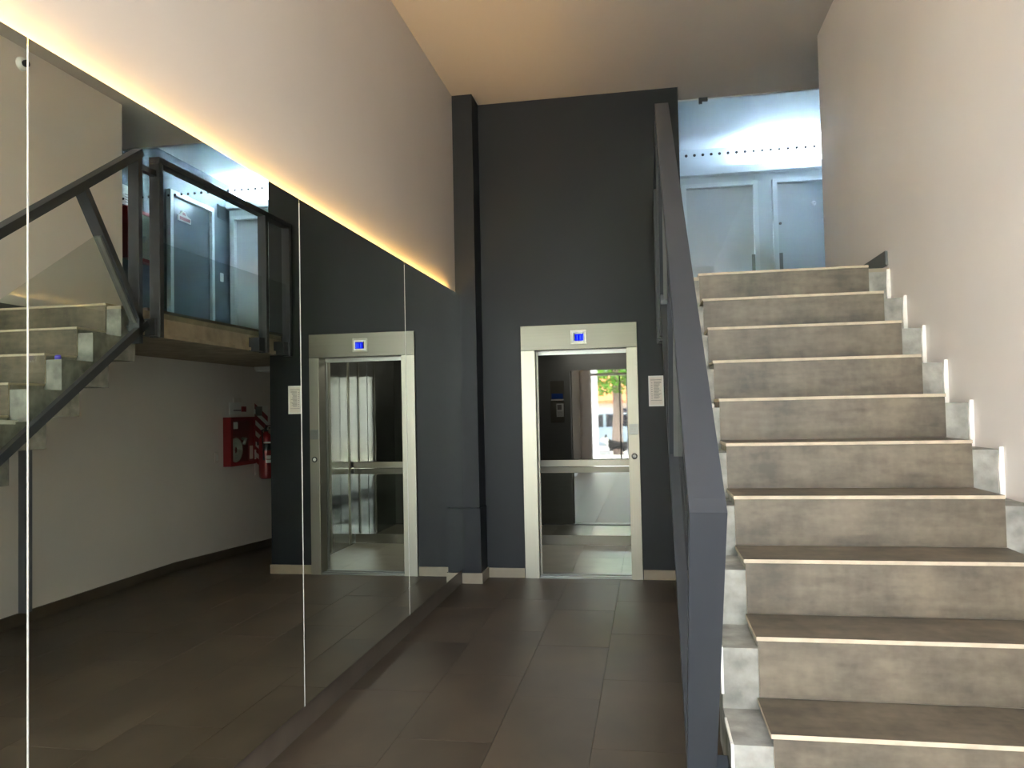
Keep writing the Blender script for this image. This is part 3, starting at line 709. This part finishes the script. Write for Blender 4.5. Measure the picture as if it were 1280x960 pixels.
for x0, x1, z0, z1, y, mt, nm in ((-3.79, -3.68, .62, .74, -11.2, 'white', 'headlight'), (.60, .71, .66, .82, -11.2, 'red', 'tail_light'), (-1.5, -1.35, .86, .89, -11.14, 'alu', 'door_handle')):
    boxo(nm, (x0, x1, y-.06, y+.065 if nm != 'door_handle' else y, cz(z0), cz(z1)), mt, ca)
# dog: one skinned body facing the door
def dog():
    t = thing('dog', 'small black and white dog standing on the sidewalk outside the entrance', 'dog', (-1.0, -6.5, -.03))
    V = []; Eg = []; Rr = []
    def v(p, r, par=None):
        V.append(p); Rr.append(r)
        if par is not None: Eg.append((par, len(V)-1))
        return len(V)-1
    # local: x forward (head towards -X in the world), z up
    hip = v((.20, 0, .33), .085); mid = v((.05, 0, .33), .09, hip); sh = v((-.12, 0, .345), .10, mid)
    nk = v((-.21, 0, .42), .065, sh); hd = v((-.27, 0, .48), .07, nk); mz = v((-.36, 0, .455), .036, hd); v((-.40, 0, .45), .026, mz)
    for s in (-1, 1):
        e = v((-.25, s*.045, .545), .025, hd); v((-.245, s*.06, .595), .012, e)
        a = v((-.13, s*.06, .25), .045, sh); b = v((-.12, s*.062, .13), .028, a); c_ = v((-.135, s*.062, .03), .024, b); v((-.165, s*.062, .018), .022, c_)
        a = v((.20, s*.06, .24), .055, hip); b = v((.17, s*.064, .16), .034, a); k_ = v((.245, s*.064, .11), .024, b); f = v((.225, s*.064, .028), .022, k_); v((.195, s*.064, .018), .021, f)
    tl = v((.29, 0, .39), .03, hip); tl = v((.34, 0, .46), .026, tl); v((.32, 0, .53), .018, tl)
    me = bpy.data.meshes.new('body'); me.from_pydata(V, Eg, []); o = bpy.data.objects.new('body', me); C.objects.link(o); o.parent = t
    sk = o.modifiers.new('skin', 'SKIN'); ly = me.skin_vertices[0].data
    for i, r in enumerate(Rr): ly[i].radius = (r, r)
    ly[0].use_root = True
    ss = o.modifiers.new('sub', 'SUBSURF'); ss.levels = 2; ss.render_levels = 2
    # patches of black on white by position on the body
    m, n_, l_, b = newmat('black_and_white_coat'); tc = n_.new('ShaderNodeTexCoord'); nz = n_.new('ShaderNodeTexNoise'); nz.inputs['Scale'].default_value = 5
    sp = n_.new('ShaderNodeSeparateXYZ'); l_.new(tc.outputs['Object'], sp.inputs[0]); l_.new(tc.outputs['Object'], nz.inputs['Vector'])
    def step(src, nzw, thr):
        a_ = n_.new('ShaderNodeMath'); a_.operation = 'MULTIPLY_ADD'; a_.inputs[1].default_value = nzw; l_.new(nz.outputs['Fac'], a_.inputs[0]); l_.new(src, a_.inputs[2])
        g_ = n_.new('ShaderNodeMath'); g_.operation = 'GREATER_THAN'; g_.inputs[1].default_value = thr; l_.new(a_.outputs[0], g_.inputs[0]); return g_.outputs[0]
    bk = n_.new('ShaderNodeMath'); bk.operation = 'MULTIPLY'; l_.new(step(sp.outputs['X'], .12, -.15), bk.inputs[0]); l_.new(step(sp.outputs['Z'], .15, .25), bk.inputs[1])
    mxm = n_.new('ShaderNodeMath'); mxm.operation = 'MAXIMUM'; l_.new(bk.outputs[0], mxm.inputs[0]); l_.new(step(sp.outputs['Z'], .02, .535), mxm.inputs[1])
    mc = n_.new('ShaderNodeMix'); mc.data_type = 'RGBA'; mc.inputs[6].default_value = (.62, .60, .57, 1); mc.inputs[7].default_value = (.010, .009, .009, 1)
    l_.new(mxm.outputs[0], mc.inputs[0]); l_.new(mc.outputs[2], b.inputs['Base Color']); b.inputs['Roughness'].default_value = .9
    me.materials.append(m)
    bm = BM(); 
    for q in ((-1.0-.40, -6.5, -.03+.455),): add_lathe(bm, q, [(.0001, -.014), (.014, -.008), (.016, .002), (.0001, .014)], 10, axis='X')
    obj('nose', bm, 'fur_b', t)
    bm = BM()
    for s in (-1, 1): add_lathe(bm, (-1.0-.325, -6.5+s*.038, -.03+.505), [(.0001, -.010), (.008, -.006), (.009, .002), (.0001, .01)], 8, axis='X')
    obj('eyes', bm, 'black', t)
    t.rotation_euler = (0, 0, math.radians(-8)); t.scale = (1.25, 1.25, 1.25)
dog()
